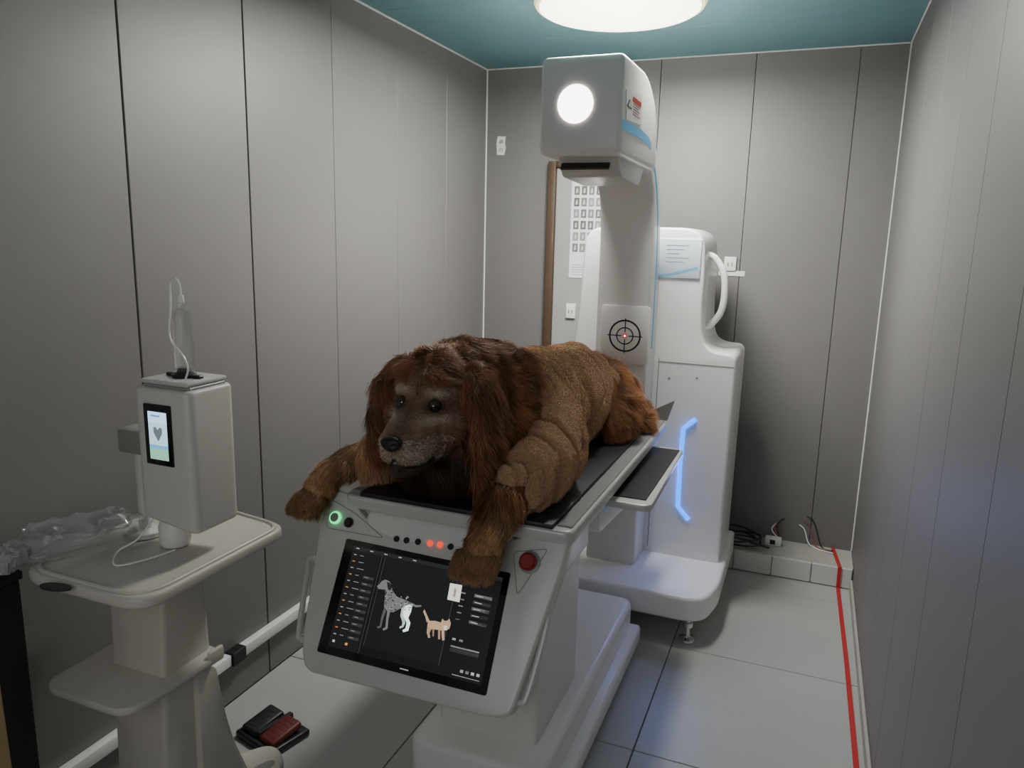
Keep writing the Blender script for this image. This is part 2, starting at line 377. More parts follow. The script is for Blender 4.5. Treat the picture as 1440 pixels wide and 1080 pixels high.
prism(bm, [Vector((-.775, p.x, p.y)) for p in rnd(pf, [0, 0, .02, .02], 3)], (.195, 0, 0), .008, 2)
cl = obj('collimator', bm, MMET, T)
bm = B(); m = Matrix.Translation((0, 2.292, 1.742)) @ Matrix.Rotation(math.radians(-40.8), 4, 'X')
box(bm, -.765, -.61, -.004, .004, -.014, .014, .002, 1, mat=m); obj('aperture_slot', bm, MBLK, cl)
def sx(u, v): return onX(u, v, -.5565)
lb = [sx(881, 126), sx(903, 135), sx(903, 176), sx(881, 168)]
bm = B(); prism(bm, lb, (-.004, 0, 0), 0); wl = obj('warning_label', bm, MPAPER, head)
y0, y1 = lb[0].y, lb[1].y; z1 = min(lb[0].z, lb[1].z); z0 = max(lb[2].z, lb[3].z)
X0 = -.5558
def L(a, b, c2, d2, col): return ([(X0, y0+a*(y1-y0), z0+b*(z1-z0)), (X0, y0+c2*(y1-y0), z0+b*(z1-z0)), (X0, y0+c2*(y1-y0), z0+d2*(z1-z0)), (X0, y0+a*(y1-y0), z0+d2*(z1-z0))], col)
po = [L(.40, .72, .96, .95, (.45, .04, .04))] + [L(.44, .62-i*.11, .92-(i % 2)*.12, .66-i*.11, (.25, .05, .05)) for i in range(5)]
po += [([(X0, y0+.06*(y1-y0), z0+.35*(z1-z0)), (X0, y0+.38*(y1-y0), z0+.35*(z1-z0)), (X0, y0+.22*(y1-y0), z0+.75*(z1-z0))], (.03, .03, .03)),
       ([(X0+.0004, y0+.12*(y1-y0), z0+.39*(z1-z0)), (X0+.0004, y0+.32*(y1-y0), z0+.39*(z1-z0)), (X0+.0004, y0+.22*(y1-y0), z0+.65*(z1-z0))], (.7, .66, .5))]
decal('warning_print', po, MPRINT, wl)
bm = B()
strip(bm, [Vector((-.5605, 2.215, 1.85)), Vector((-.5605, 2.45, 1.855)), Vector((-.565, 2.60, 1.85)), Vector((-.568, 2.70, 1.825)), Vector((-.569, 2.752, 1.80))], .028, .003, Vector((1, 0, 0)))
obj('blue_stripe', bm, MBLUEP, head)
bm = B(); strip(bm, catmull([Vector((-.5805, 2.72, 1.825)), Vector((-.5805, 2.80, 1.79)), Vector((-.5805, 2.87, 1.72)), Vector((-.5805, 2.93, 1.60)), Vector((-.5805, 2.955, 1.45)), Vector((-.5805, 2.96, 1.1))], 6), .020, .002, Vector((1, 0, 0)))
obj('blue_stripe', bm, MBLUEP, arm)
bm = B(); pf = [Vector(p) for p in ((2.08, .755), (3.02, .755), (3.02, .42), (2.80, .50), (2.62, .58), (2.10, .63))]
prism(bm, [Vector((-.74, p.x, p.y)) for p in rnd(pf, [.03, 0, 0, .15, .15, .05], 6)], (.20, 0, 0), .014, 3)
la = obj('detector_arm', bm, MPL, T)
bm = B(); strip(bm, [Vector((-.541, 2.15, .70)), Vector((-.541, 2.6, .705)), Vector((-.541, 2.85, .66))], .012, .002, Vector((1, 0, 0))); obj('blue_stripe', bm, MBLUEP, la)
bm = B(); prism(bm, [Vector((p.x, p.y, .756)) for p in rnd([Vector(p) for p in ((-.68, 2.03), (-.372, 2.03), (-.385, 2.68), (-.68, 2.68))], .03, 5)], (0, 0, .022), .005, 2)
dt = obj('detector_tray', bm, MMET, T)
bm = B(); box(bm, -.66, -.395, 2.07, 2.65, .776, .781, .002, 1); obj('detector_surface', bm, MBLK, dt)
# ------------------------------------------------------------------ table
TB = thing('examination_table', 'pet examination table with black top and tilted touch screen console', 'table', (-.75, 2.0, 0))
bm = B(); prism(bm, [Vector((p.x, p.y, .04)) for p in rnd([Vector(p) for p in ((-.90, 1.56), (-.52, 1.56), (-.52, 2.60), (-.90, 2.60))], .05, 6)], (0, 0, .16), .02, 4); obj('base', bm, MPL, TB)
bm = B(); box(bm, -.94, -.485, 1.70, 2.60, .03, .10, .015, 3); obj('base_skirt', bm, MPL, TB)
for x, y in ((-.86, 1.76), (-.56, 1.76), (-.86, 2.5), (-.56, 2.5)):
    bm = B(); lathe(bm, (x, y, 0), [(.025, 0), (.028, .008), (.012, .014), (.012, .045)], 16); obj('levelling_foot', bm, MCHR, TB)
bm = B(); prism(bm, [Vector((p.x, p.y, .195)) for p in rnd([Vector(p) for p in ((-.855, 1.66), (-.568, 1.66), (-.568, 2.02), (-.855, 2.02))], .02, 4)], (0, 0, .50), .008, 2); obj('pedestal', bm, MPL2, TB)
bm = B(); box(bm, -.93, -.55, 1.62, 2.04, .62, .80, .02, 3); obj('lift_carriage', bm, MPL, TB)
bm = B(); prism(bm, [Vector((p.x, p.y, .80)) for p in rnd([Vector(p) for p in ((-1.115, 1.60), (-.476, 1.60), (-.476, 2.84), (-1.115, 2.84))], .03, 5)], (0, 0, .038), .008, 3)
tr = obj('top_frame', bm, MMET, TB)
bm = B(); box(bm, -.522, -.484, 1.63, 2.82, .8375, .8425, .002, 1); box(bm, -1.107, -1.069, 1.63, 2.82, .8375, .8425, .002, 1)
obj('side_rail', bm, MGREY, tr)
bm = B(); box(bm, -1.066, -.525, 1.605, 2.83, .836, .850, .004, 2); obj('table_surface', bm, MMAT, TB)
bm = B(); prism(bm, [Vector((-.60, 2.835, .842)), Vector((-.476, 2.835, .842)), Vector((-.452, 2.835, .925))], (0, -.012, 0), .001, 1)
obj('end_stop', bm, MGREY, TB)
N_ = Vector((0, -.868, .496)); P_ = Vector((-.84, 1.56, .735))
def cp(u, v, off=0): return onP(u, v, P_+N_*off, N_)
outl = [(462, 684), (452, 722), (423, 905), (427, 943), (690, 1010), (716, 1008), (726, 985), (794, 790), (802, 742), (765, 738), (735, 756), (690, 762), (640, 766), (560, 756), (528, 742), (505, 718), (492, 694)]
rad = [.012, .05, .05, .03, .04, .03, .03, .05, .012, .012, .03, .03, .05, .05, .03, .03, .012]
P3 = rnd([cp(u, v) for u, v in outl], rad, 5)
bm = B(); prism(bm, P3, -N_*.05, .010, 3)
con = obj('console', bm, pm('console silver grey', (.66, .66, .63), .32, .05, .03, 5), TB)
bm = B(); box(bm, -1.04, -.62, -.05, 0, -.30, -.02, .015, 3, mat=Matrix.Translation((0, 1.655, .80)) @ Matrix.Rotation(math.radians(-29.7), 4, 'X'))
obj('console_housing', bm, MPL2, TB)
scr = [(487, 757), (718, 806), (683, 979), (445, 916)]
bm = B(); prism(bm, rnd([cp(u, v, .003) for u, v in scr], .006, 3), -N_*.01, .001, 1)
sc = obj('screen', bm, MGLASS, con)
S = [cp(u, v, .0034) for u, v in scr]
def uv(s, t_, off=.0002): return S[0]*(1-s)*(1-t_) + S[1]*s*(1-t_) + S[2]*s*t_ + S[3]*(1-s)*t_ + N_*off
def R(s0, t0, s1, t1, col, off=.0002): return ([uv(s0, t0, off), uv(s1, t0, off), uv(s1, t1, off), uv(s0, t1, off)], col)
def PX(pts, col, off=.0006): return ([cp(u, v, .0036+off) for u, v in pts], col)
G = lambda q: (q, q, q)
po = [R(.06, .05, .965, .93, (.008, .008, .009)), R(.06, .05, .24, .93, (.012, .012, .013), .0003), R(.27, .09, .72, .86, (.010, .011, .012), .0003), R(.06, .05, .965, .085, (.02, .02, .022), .0004)]
for i in range(13):
    t0 = .12+i*.058
    po.append(R(.075, t0, .092, t0+.008, (.6, .22, .06) if i % 2 else (.3, .3, .3), .0005)); po.append(R(.115, t0, .138+.010*(i % 3), t0+.006, G(.22), .0005))
    if i > 2: po.append(R(.165, t0-.006, .235, t0+.018, G(.04), .0005)); po.append(R(.175, t0+.001, .200, t0+.007, G(.2), .0007))
for i in range(5): po.append(R(.08+i*.09, .062, .10+i*.09, .070, G(.4), .0006))
po.append(R(.16, .87, .175, .89, (.9, .35, .08), .0006)); po.append(R(.08, .87, .095, .89, G(.5), .0006))
for s0, t0, s1, t1 in ((.27, .09, .272, .86), (.718, .09, .72, .86), (.25, .05, .252, .93)): po.append(R(s0, t0, s1, t1, G(.08), .0004))
WG = G(.17); WD = G(.09)
po.append(PX([(530, 824), (534, 821), (537, 817), (542, 815), (547, 817), (550, 821), (548, 827), (543, 829), (538, 829), (532, 828)], WG))
po.append(PX([(542, 826), (549, 821), (553, 832), (559, 840), (555, 850), (545, 850), (541, 842)], WG))
po.append(PX([(541, 843), (552, 837), (566, 842), (577, 847), (580, 852), (577, 857), (570, 854), (562, 856), (553, 861), (545, 860), (540, 854)], WG))
po.append(PX([(544, 818), (549, 820), (551, 827), (548, 831), (545, 826)], G(.02), .0009))
po.append(PX([(540, 855), (543, 859), (539, 870), (536, 882), (531, 884), (530, 881), (534, 880), (536, 868)], WD))
po.append(PX([(545, 857), (549, 859), (546, 872), (545, 884), (539, 887), (538, 884), (542, 882), (543, 870)], WG))
GL = (1.1, 1.4, 1.25)
po.append(PX([(571, 851), (580, 850), (578, 860), (574, 869), (577, 876), (574, 887), (567, 889), (566, 886), (570, 884), (572, 876), (567, 867), (567, 859)], GL, .0008))
po.append(PX([(565, 853), (571, 852), (567, 866), (570, 876), (567, 882), (562, 884), (562, 881), (565, 880), (566, 875), (563, 866)], (.5, .65, .58)))
po.append(PX([(578, 847), (585, 851), (592, 851), (593, 853), (585, 854), (578, 851)], WG))
for _ in range(60):
    u, v = random.uniform(540, 579), random.uniform(826, 858)
    if (u > 553 and v < 843) or v < 826+abs(u-546)*.3: continue
    po.append(PX([(u, v), (u+1.6, v+.3), (u+1.3, v+1.8), (u-.2, v+1.4)], G(.012), .0010))
for _ in range(26):
    u, v = random.uniform(541, 575), random.uniform(838, 857); po.append(PX([(u, v), (u+1.2, v+.2), (u+1.0, v+1.3), (u-.1, v+1.0)], G(.5), .0011))
CT = (.55, .37, .22)
po.append(PX([(620, 876), (622, 870), (625, 873), (629, 873), (632, 870), (634, 877), (632, 884), (627, 887), (622, 884)], CT))
po.append(PX([(602, 873), (612, 873), (622, 876), (626, 883), (622, 887), (612, 885), (606, 885), (601, 880)], CT))
po.append(PX([(600, 875), (598, 867), (595, 860), (597, 857), (600, 864), (604, 873)], CT))
po.append(PX([(601, 880), (607, 884), (604, 890), (605, 897), (602, 897), (600, 889)], (.45, .3, .18))); po.append(PX([(621, 885), (625, 884), (625, 900), (622, 901), (621, 893)], CT))
po.append(PX([(608, 884), (611, 885), (610, 895), (608, 895)], (.28, .18, .11))); po.append(PX([(616, 886), (619, 886), (619, 899), (616, 899)], (.38, .25, .15)))
po.append(PX([(624, 880), (629, 880), (628, 886), (624, 886)], (.85, .75, .65), .0008))
po.append(PX([(633, 820), (650, 823), (646, 847), (629, 843)], (.9, .88, .8)))
po.append(PX([(639, 827), (641, 827), (642, 831), (640, 840), (637, 839), (638, 832)], (.4, .3, .2), .001))
for i in range(5):
    t0 = .24+i*.055
    po.append(R(.755, t0, .78, t0+.010, G(.28))); po.append(R(.83, t0-.008, .93, t0+.018, G(.05 if i % 2 else .16))); po.append(R(.84, t0+.002, .88, t0+.008, G(.5), .0008))
po += [R(.76, .62, .78, .637, G(.5)), R(.80, .62, .82, .637, G(.35)), R(.76, .68, .92, .692, G(.3)), R(.76, .70, .92, .73, G(.06))]
for i in range(4): po.append(R(.84+i*.03, .85, .857+i*.03, .873, G(.55)))
po += [R(.44, .828, .465, .84, G(.6)), R(.50, .82, .515, .85, G(.3)), R(.54, .825, .57, .845, G(.6)), R(.80, .90, .95, .905, G(.5))]
po.append(R(.51, .957, .56, .965, G(.35), .0003))
decal('screen_graphics', po, MDEC, sc)
zrot = N_.to_track_quat('Z', 'Y').to_matrix().to_4x4()
def btn(u, v, prof, mat, name, lab=None):
    bm = B(); lathe(bm, cp(u, v), prof, 28, mat=zrot); return obj(name, bm, mat, con, lab)
btn(472, 728, [(.017, -.002), (.017, .004), (.014, .006)], MGRN, 'power_button', 'green lit ring button')
btn(472, 728, [(.012, .005), (.012, .0075), (.009, .008)], MGREY, 'button_cap')
btn(491, 735, [(.013, -.002), (.013, .006), (.009, .010)], MBLK, 'key_switch')
btn(745, 791, [(.027, -.002), (.027, .004), (.022, .006)], MGREY, 'button_collar')
btn(745, 791, [(.014, .004), (.021, .010), (.021, .020), (.016, .025)], pm('dark red button', (.30, .012, .01), .35), 'stop_button', 'dark red emergency stop button')
for i, (u, v) in enumerate([(558, 760), (572, 762), (588, 764), (605, 766), (619, 768), (634, 771)]):
    btn(u, v-2, [(.0078, -.002), (.0078, .003), (.0065, .004)], MREDL if i in (3, 4) else MBLK, 'button', 'red lit button' if i in (3, 4) else None)
def tri(pts, w):
    bm = B(); P = rnd([cp(u, v, .0002) for u, v in pts], .012, 4); tube(bm, P, w, 6, 1, smooth=False, closed=True); return bm
obj('button_panel_outline', tri([(727, 838), (771, 772), (722, 776)], .0011), MGREY, con)
obj('button_panel_outline', tri([(466, 702), (459, 742), (540, 757), (500, 722)], .0011), MGREY, con)
obj('handle', pathtube([(734, 846), (757, 838), (768, 852), (767, 885), (742, 975), (731, 988), (716, 980)], lambda u, v: cp(u, v, -.025), .0085, 10, 6, True), MMET, TB)
obj('handle', pathtube([(452, 788), (436, 786), (433, 800), (421, 885), (424, 898), (436, 902)], lambda u, v: cp(u, v, -.03), .008, 10, 6, True), MMET, TB)
# ------------------------------------------------------------------ foot pedal
fc = onZ(383, 1036, 0); fm = Matrix.Translation((fc.x, fc.y, 0)) @ Matrix.Rotation(math.radians(-14), 4, 'Z')
t = thing('foot_switch', 'double foot pedal with one black and one red pedal on floor', 'foot pedal', (fc.x, fc.y, 0))
bm = B(); box(bm, -.088, .088, -.07, .075, 0, .024, .008, 3, mat=fm); obj('base', bm, MBLK, t)
for s, mt, lab in ((-1, MBLK, 'black pedal'), (1, pm('dark red pedal', (.14, .02, .015), .45), 'dark red pedal')):
    bm = B(); m = fm @ Matrix.Translation((s*.042, .0, .038)) @ Matrix.Rotation(math.radians(9), 4, 'X')
    box(bm, -.034, .034, -.055, .055, -.012, .010, .008, 3, mat=m)
    for k in range(5): box(bm, -.024, .024, -.036+k*.017, -.034+k*.017, .0095, .0108, .0004, 1, mat=m)
    obj('pedal', bm, mt, t, lab)
bm = B(); box(bm, -.009, .009, -.05, .075, .02, .045, .004, 2, mat=fm); obj('divider', bm, MRUB, t)
# ------------------------------------------------------------------ cart
C = thing('equipment_cart', 'cream plastic medical cart with tray top and lower shelf', 'cart', (-1.34, 1.2, 0))
bm = B()
tp_ = [Vector(p) for p in ((-1.50, .965), (-1.135, .965), (-1.135, 1.40), (-1.34, 1.43), (-1.50, 1.40))]
prism(bm, [Vector((p.x, p.y, .79)) for p in rnd(tp_, [.09, .07, .05, .05, .05], 7)], (0, 0, .028), .009, 3)
tray = obj('tray', bm, MCART, C)
bm = B(); tube(bm, [Vector((p.x, p.y, .8185)) for p in rnd([Vector(p) for p in ((-1.487, .98), (-1.148, .98), (-1.148, 1.388), (-1.34, 1.416), (-1.487, 1.388))], [.09, .07, .05, .05, .05], 7)], .005, 8, 1, smooth=False, closed=True)
obj('tray_rim', bm, MCART, tray)
hc = onZ(78, 824, .82)
bm = B(); lathe(bm, (hc.x, hc.y, .8165), [(.036, 0), (.036, .0025)], 32, mat=Matrix.Rotation(math.radians(8), 4, 'Z') @ Matrix.Scale(.42, 4, (0, 1, 0))); obj('grip_slot', bm, MBLK, tray)
bm = B()
prism(bm, [Vector((p.x, p.y, .10)) for p in rnd([Vector(p) for p in ((-1.42, 1.13), (-1.27, 1.13), (-1.27, 1.25), (-1.42, 1.25))], .012, 4)], (0, 0, .70), .004, 1)
for v in bm.verts:
    if v.co.z > .7: v.co.x = -1.345+(v.co.x+1.345)*1.12
    if v.co.z < .3: v.co.y = 1.19+(v.co.y-1.19)*1.5
obj('column', bm, MCART, C)
bm = B()
sp_ = [Vector(p) for p in ((-1.495, .995), (-1.24, .995), (-1.225, 1.27), (-1.495, 1.27))]
prism(bm, [Vector((p.x, p.y, .515)) for p in rnd(sp_, .05, 6)], (0, 0, .02), .006, 2)
sh = obj('shelf', bm, MCART, C)
bm = B(); box(bm, -1.240, -1.227, 1.22, 1.265, .515, .55, .005, 2); obj('shelf_clip', bm, MCART, sh)
bm = B(); prism(bm, [Vector((-1.30, p.x, p.y)) for p in rnd([Vector(p) for p in ((1.20, .50), (1.26, .50), (1.29, .30), (1.36, .12), (1.20, .12))], [0, .03, .1, .03, 0], 5)], (.05, 0, 0), .006, 2); obj('brace', bm, MCART, C)
bm = B()
fp = [Vector(p) for p in ((-1.46, .98), (-1.24, .98), (-1.24, 1.24), (-1.19, 1.43), (-1.28, 1.49), (-1.38, 1.36), (-1.46, 1.36))]
prism(bm, [Vector((p.x, p.y, .085)) for p in rnd(fp, [.05, .05, .06, .05, .05, .05, .05], 6)], (0, 0, .036), .009, 3)
bs_ = obj('base', bm, MCART, C)
hc = Vector((-1.24, 1.39, .1200)); bm = B(); lathe(bm, hc, [(.035, 0), (.035, .0025)], 32, mat=Matrix.Rotation(math.radians(70), 4, 'Z') @ Matrix.Scale(.45, 4, (0, 1, 0))); obj('base_slot', bm, MGREY, bs_)
for x, y in ((-1.43, 1.02), (-1.27, 1.02), (-1.25, 1.43), (-1.43, 1.32)):
    bm = B(); lathe(bm, (x, y, .032), [(.014, -.011), (.031, -.009), (.032, 0), (.031, .009), (.014, .011)], 24, 'X')
    w = obj('caster', bm, MRUB, C); bm = B(); lathe(bm, (x, y, 0), [(.012, .055), (.012, .088)], 12); box(bm, x-.017, x+.017, y-.014, y+.014, .045, .062, .003, 1); obj('caster_fork', bm, MCHR, w)
# ------------------------------------------------------------------ injector unit
I = thing('injection_pump', 'white boxy medical pump with small lit screen standing on cart tray', 'medical pump', (-1.25, 1.22, .82))
hx0, hx1, hy0, hy1, hz0, hz1 = -1.332, -1.176, 1.15, 1.285, .897, 1.19
MINJ = pm('pump warm white', (.62, .60, .55), .4, 0, .03, 4)
bm = B(); prism(bm, [Vector((p.x, p.y, hz0)) for p in rnd([Vector(p) for p in ((hx0, hy0), (hx1, hy0), (hx1, hy1), (hx0, hy1))], .022, 6)], (0, 0, hz1-hz0), .009, 3)
for v in bm.verts:
    k = max(0, (1.02-v.co.z)/.12); v.co.z -= .022*(v.co.x-hx0)/(hx1-hx0)*min(k, 1)
hs = obj('housing', bm, MINJ, I)
a = onY(201, 566, hy0-.002); b = onY(245, 658, hy0-.002)
bm = B(); box(bm, a.x, b.x, hy0-.004, hy0+.002, b.z, a.z, .003, 2); isc = obj('screen', bm, MGLASS, hs)
yy = hy0-.0045; w = b.x-a.x; h = a.z-b.z
def q(s0, t0, s1, t1, c, o_=0): return ([(a.x+s0*w, yy-o_, a.z-t0*h), (a.x+s1*w, yy-o_, a.z-t0*h), (a.x+s1*w, yy-o_, a.z-t1*h), (a.x+s0*w, yy-o_, a.z-t1*h)], c)
po = [q(.18, .12, .86, .30, (.5, .75, 1.0)), q(.18, .30, .86, .66, (.42, .6, .68)), q(.18, .66, .86, .72, (.12, .35, .6)), q(.18, .72, .86, .90, (.2, .45, .3))]
po.append(([(a.x+s*w, yy-.0004, a.z-t_*h) for s, t_ in ((.52, .60), (.36, .46), (.36, .38), (.44, .36), (.52, .41), (.60, .36), (.68, .38), (.68, .46))], (.10, .12, .14)))
po.append(q(.28, .17, .62, .20, (.1, .25, .45), .0003))
decal('screen_graphics', po, attr_mat('pump screen glow', .4, 1.5), isc)
bm = B(); box(bm, -1.318, -1.186, 1.165, 1.27, 1.188, 1.197, .003, 1); obj('top_plate', bm, MGREY, I)
bm = B(); box(bm, -1.318, -1.186, 1.16, 1.275, 1.197, 1.207, .004, 2); obj('heater_plate', bm, MMET, I)
bm = B(); lathe(bm, (-1.25, 1.215, 1.207), [(.024, 0), (.026, .006), (.014, .012), (.010, .022)], 24); obj('syringe_clamp', bm, MBLK, I)
bm = B(); box(bm, -1.296, -1.20, 1.208, 1.222, 1.207, 1.214, .002, 1); obj('clamp_bar', bm, MBLK, I)
bm = B(); lathe(bm, (-1.245, 1.215, 1.222), [(.019, 0), (.021, .004), (.021, .118), (.017, .128), (.006, .134), (.006, .148)], 28); obj('syringe', bm, MCLEAR, I)
bm = B(); tube(bm, [(-1.245, 1.215, 1.372), (-1.247, 1.215, 1.405), (-1.257, 1.213, 1.418), (-1.268, 1.211, 1.405), (-1.268, 1.208, 1.36), (-1.268, 1.20, 1.31), (-1.25, 1.188, 1.285), (-1.215, 1.18, 1.262), (-1.20, 1.178, 1.235), (-1.205, 1.172, 1.208)], .0022, 8, 8); obj('infusion_tube', bm, pm('milky tube', (.8, .82, .8), .25), I)
bm = B(); lathe(bm, (-1.245, 1.215, 1.366), [(.005, 0), (.0065, .004), (.0045, .018)], 14); obj('connector', bm, MPL, I)
bm = B(); tube(bm, [(-1.395, 1.215, .83), (-1.395, 1.215, 1.06)], .014, 14, 1, smooth=False); lathe(bm, (-1.395, 1.215, .8205), [(.04, 0), (.04, .01), (.02, .016)], 24); obj('support_pole', bm, MMET, I)
bm = B(); box(bm, -1.432, -1.325, 1.185, 1.24, 1.02, 1.078, .008, 2); obj('clamp_bracket', bm, pm('taupe grey plastic', (.26, .25, .235), .45), I)
bm = B(); tube(bm, [(-1.30, 1.165, .905), (-1.31, 1.12, .86), (-1.34, 1.09, .835), (-1.30, 1.05, .828), (-1.27, 1.10, .826), (-1.25, 1.16, .828)], .002, 6, 8); obj('lead_wire', bm, MPL, I)
bm = B(); lathe(bm, (-1.29, 1.20, .8205), [(.03, 0), (.034, .01), (.034, .045), (.028, .06), (.018, .08)], 24); obj('foot_mount', bm, MPL2, I)
# ------------------------------------------------------------------ plastic bags on the tray
def bag(name, c, rx, ry, rz, rot, seed, mat, label):
    t = bmesh.new(); bmesh.ops.create_icosphere(t, subdivisions=5, radius=1)
    off = Vector((seed*3.1, seed*1.7, seed))
    for v in t.verts:
        n = v.co.normalized()
        s = 1+.34*(noise.ridged_multi_fractal(n*1.4+off, 1.0, 2.0, 3, 1.0, 2.0)-1.0)*.5
        zz = n.z*rz*(1+1.1*(noise.ridged_multi_fractal(Vector((n.x*1.6, n.y*2.6, n.z))+off, 1.0, 2.1, 3, 1.0, 2.0)-.9)) + max(0, n.x)*rz*.9*(1 if n.z > 0 else 0)
        p = Vector((math.copysign(abs(n.x)**.7, n.x)*rx*s, math.copysign(abs(n.y)**.7, n.y)*ry*s, zz))
        if p.z < -rz*.35: p.z = -rz*.35 + .05*(p.z+rz*.35)
        v.co = p
    bmesh.ops.transform(t, matrix=Matrix.Translation(c) @ Matrix.Rotation(rot, 4, 'Z'), verts=t.verts)
    bm = B(); add(bm, t); return tag(obj(name, bm, mat, sharp=.4), label, 'plastic bag')
bag('plastic_bag', (-1.475, 1.09, .838), .13, .075, .030, math.radians(55), 1, MBAG, 'crumpled clear plastic bag heaped on cart tray against wall')
bag('plastic_bag', (-1.545, .935, .833), .085, .055, .020, math.radians(25), 2, pm('clear crinkled packet', (.55, .55, .54), .2, alpha=.6, coat=.6), 'flat crinkled plastic packet at the left end of cart tray')
# ------------------------------------------------------------------ dark cabinet and board at left edge
t = thing('black_cabinet', 'tall narrow black cabinet in left corner behind the cart', 'cabinet', (-1.57, .86, 0))
bm = B(); box(bm, -1.645, -1.512, .62, .99, 0, .78, .006, 2); obj('body', bm, MBLK, t)
bm = B(); box(bm, -1.645, -1.508, .615, .995, .78, .80, .004, 2); obj('top_panel', bm, MRUB, t)
bm = B(); m = Matrix.Translation((-1.29, .805, 0)) @ Matrix.Rotation(math.radians(-2), 4, 'Y'); box(bm, -.02, .0, -.05, 0, 0, .80, .003, 1, mat=m)
tag(obj('wooden_post', bm, MTAN), 'thin tan wooden post at the left edge of the room', 'post')
# ------------------------------------------------------------------ DOG
def chain(nodes, step=.018):
    out = []
    for (p, a), (p2, a2) in zip(nodes[:-1], nodes[1:]):
        p, p2, a, a2 = map(np.array, (p, p2, a, a2)); n = max(1, int(np.linalg.norm(p2-p)/step))
        for k in range(n): w = k/n; out.append((p*(1-w)+p2*w, a*(1-w)+a2*w))
    out.append((np.array(nodes[-1][0]), np.array(nodes[-1][1]))); return out
S3 = lambda v: (v, v, v)
trunk = chain([((-.735, 2.56, .98), (.155, .16, .135)), ((-.765, 2.40, .995), (.165, .12, .155)), ((-.785, 2.2, 1.0), (.165, .12, .16)), ((-.79, 2.0, 1.01), (.175, .12, .162)), ((-.81, 1.87, 1.02), (.175, .12, .165)), ((-.84, 1.79, 1.04), (.15, .11, .17))], .03)
neck = chain([((-.80, 1.84, 1.115), (.13, .12, .135)), ((-.835, 1.77, 1.13), (.130, .10, .130)), ((-.865, 1.705, 1.13), (.112, .09, .105))])
skull = chain([((-.872, 1.685, 1.145), (.105, .085, .092)), ((-.874, 1.64, 1.122), (.094, .07, .082)), ((-.876, 1.605, 1.09), (.071, .05, .060)), ((-.880, 1.56, 1.060), (.055, .04, .047)), ((-.886, 1.52, 1.040), (.049, .032, .039)), ((-.888, 1.500, 1.034), (.044, .028, .035))], .01)
flews = []
for s in (-1, 1):
    flews += chain([((-.880+s*.034, 1.575, 1.030), (.030, .04, .042)), ((-.884+s*.031, 1.530, 1.010), (.029, .034, .038)), ((-.886+s*.018, 1.500, 1.010), (.025, .024, .030))], .01)
jaw = chain([((-.872, 1.64, 1.03), (.075, .06, .05)), ((-.878, 1.585, .986), (.048, .04, .032)), ((-.884, 1.540, .963), (.034, .03, .020)), ((-.886, 1.520, .962), (.028, .024, .016))], .01)
brow = [(np.array((-.874+s*.042, 1.600, 1.143)), np.array((.032, .022, .016))) for s in (-1, 1)]
cheek = [(np.array((-.874+s*.068, 1.635, 1.065)), np.array((.048, .05, .055))) for s in (-1, 1)]
bib = chain([((-.86, 1.74, .99), (.13, .10, .12)), ((-.87, 1.71, .94), (.12, .07, .08))])
earL = chain([((-.775, 1.695, 1.185), (.030, .045, .028)), ((-.735, 1.665, 1.135), (.026, .052, .045)), ((-.712, 1.645, 1.05), (.024, .060, .05)), ((-.708, 1.64, .975), (.022, .056, .05)), ((-.712, 1.645, .925), (.018, .042, .035))])
earR = chain([((-.970, 1.695, 1.185), (.030, .040, .028)), ((-1.005, 1.670, 1.135), (.026, .046, .045)), ((-1.022, 1.655, 1.07), (.024, .052, .045)), ((-1.024, 1.65, 1.005), (.020, .042, .035))])
legL = chain([((-.69, 1.98, 1.0), (.10, .11, .12)), ((-.635, 1.88, .96), (.085, .09, .095)), ((-.607, 1.79, .93), S3(.074)), ((-.615, 1.69, .922), S3(.060)), ((-.638, 1.59, .897), S3(.050)), ((-.652, 1.537, .850), S3(.044)), ((-.660, 1.512, .808), (.048, .041, .043)), ((-.664, 1.492, .780), (.051, .037, .033))])
legR = chain([((-.93, 1.88, .98), S3(.10)), ((-1.01, 1.78, .942), S3(.068)), ((-1.075, 1.71, .924), S3(.049)), ((-1.130, 1.665, .906), S3(.043)), ((-1.168, 1.63, .880), S3(.041)), ((-1.186, 1.605, .845), (.045, .043, .042)), ((-1.196, 1.585, .82), (.046, .043, .033))])
toes = []
for i in range(4):
    dx = (i-1.5)*.026; dz = abs(i-1.5)*.007
    toes += chain([((-.664+dx, 1.480, .778+dz), S3(.0180)), ((-.667+dx*1.05, 1.455, .752+dz), (.0150, .017, .018))], .008)
    dx *= .9
    toes += chain([((-1.197+dx, 1.57, .810+dz), S3(.0165)), ((-1.202+dx*1.08, 1.546, .786+dz), (.0135, .016, .016))], .008)
hind = chain([((-.67, 2.54, .98), (.125, .14, .125)), ((-.62, 2.50, .95), (.09, .12, .095)), ((-.60, 2.46, .92), (.07, .10, .068))])
tail = chain([((-.69, 2.64, .96), S3(.075)), ((-.62, 2.69, .925), S3(.060)), ((-.56, 2.67, .90), S3(.045)), ((-.53, 2.60, .885), S3(.032))])
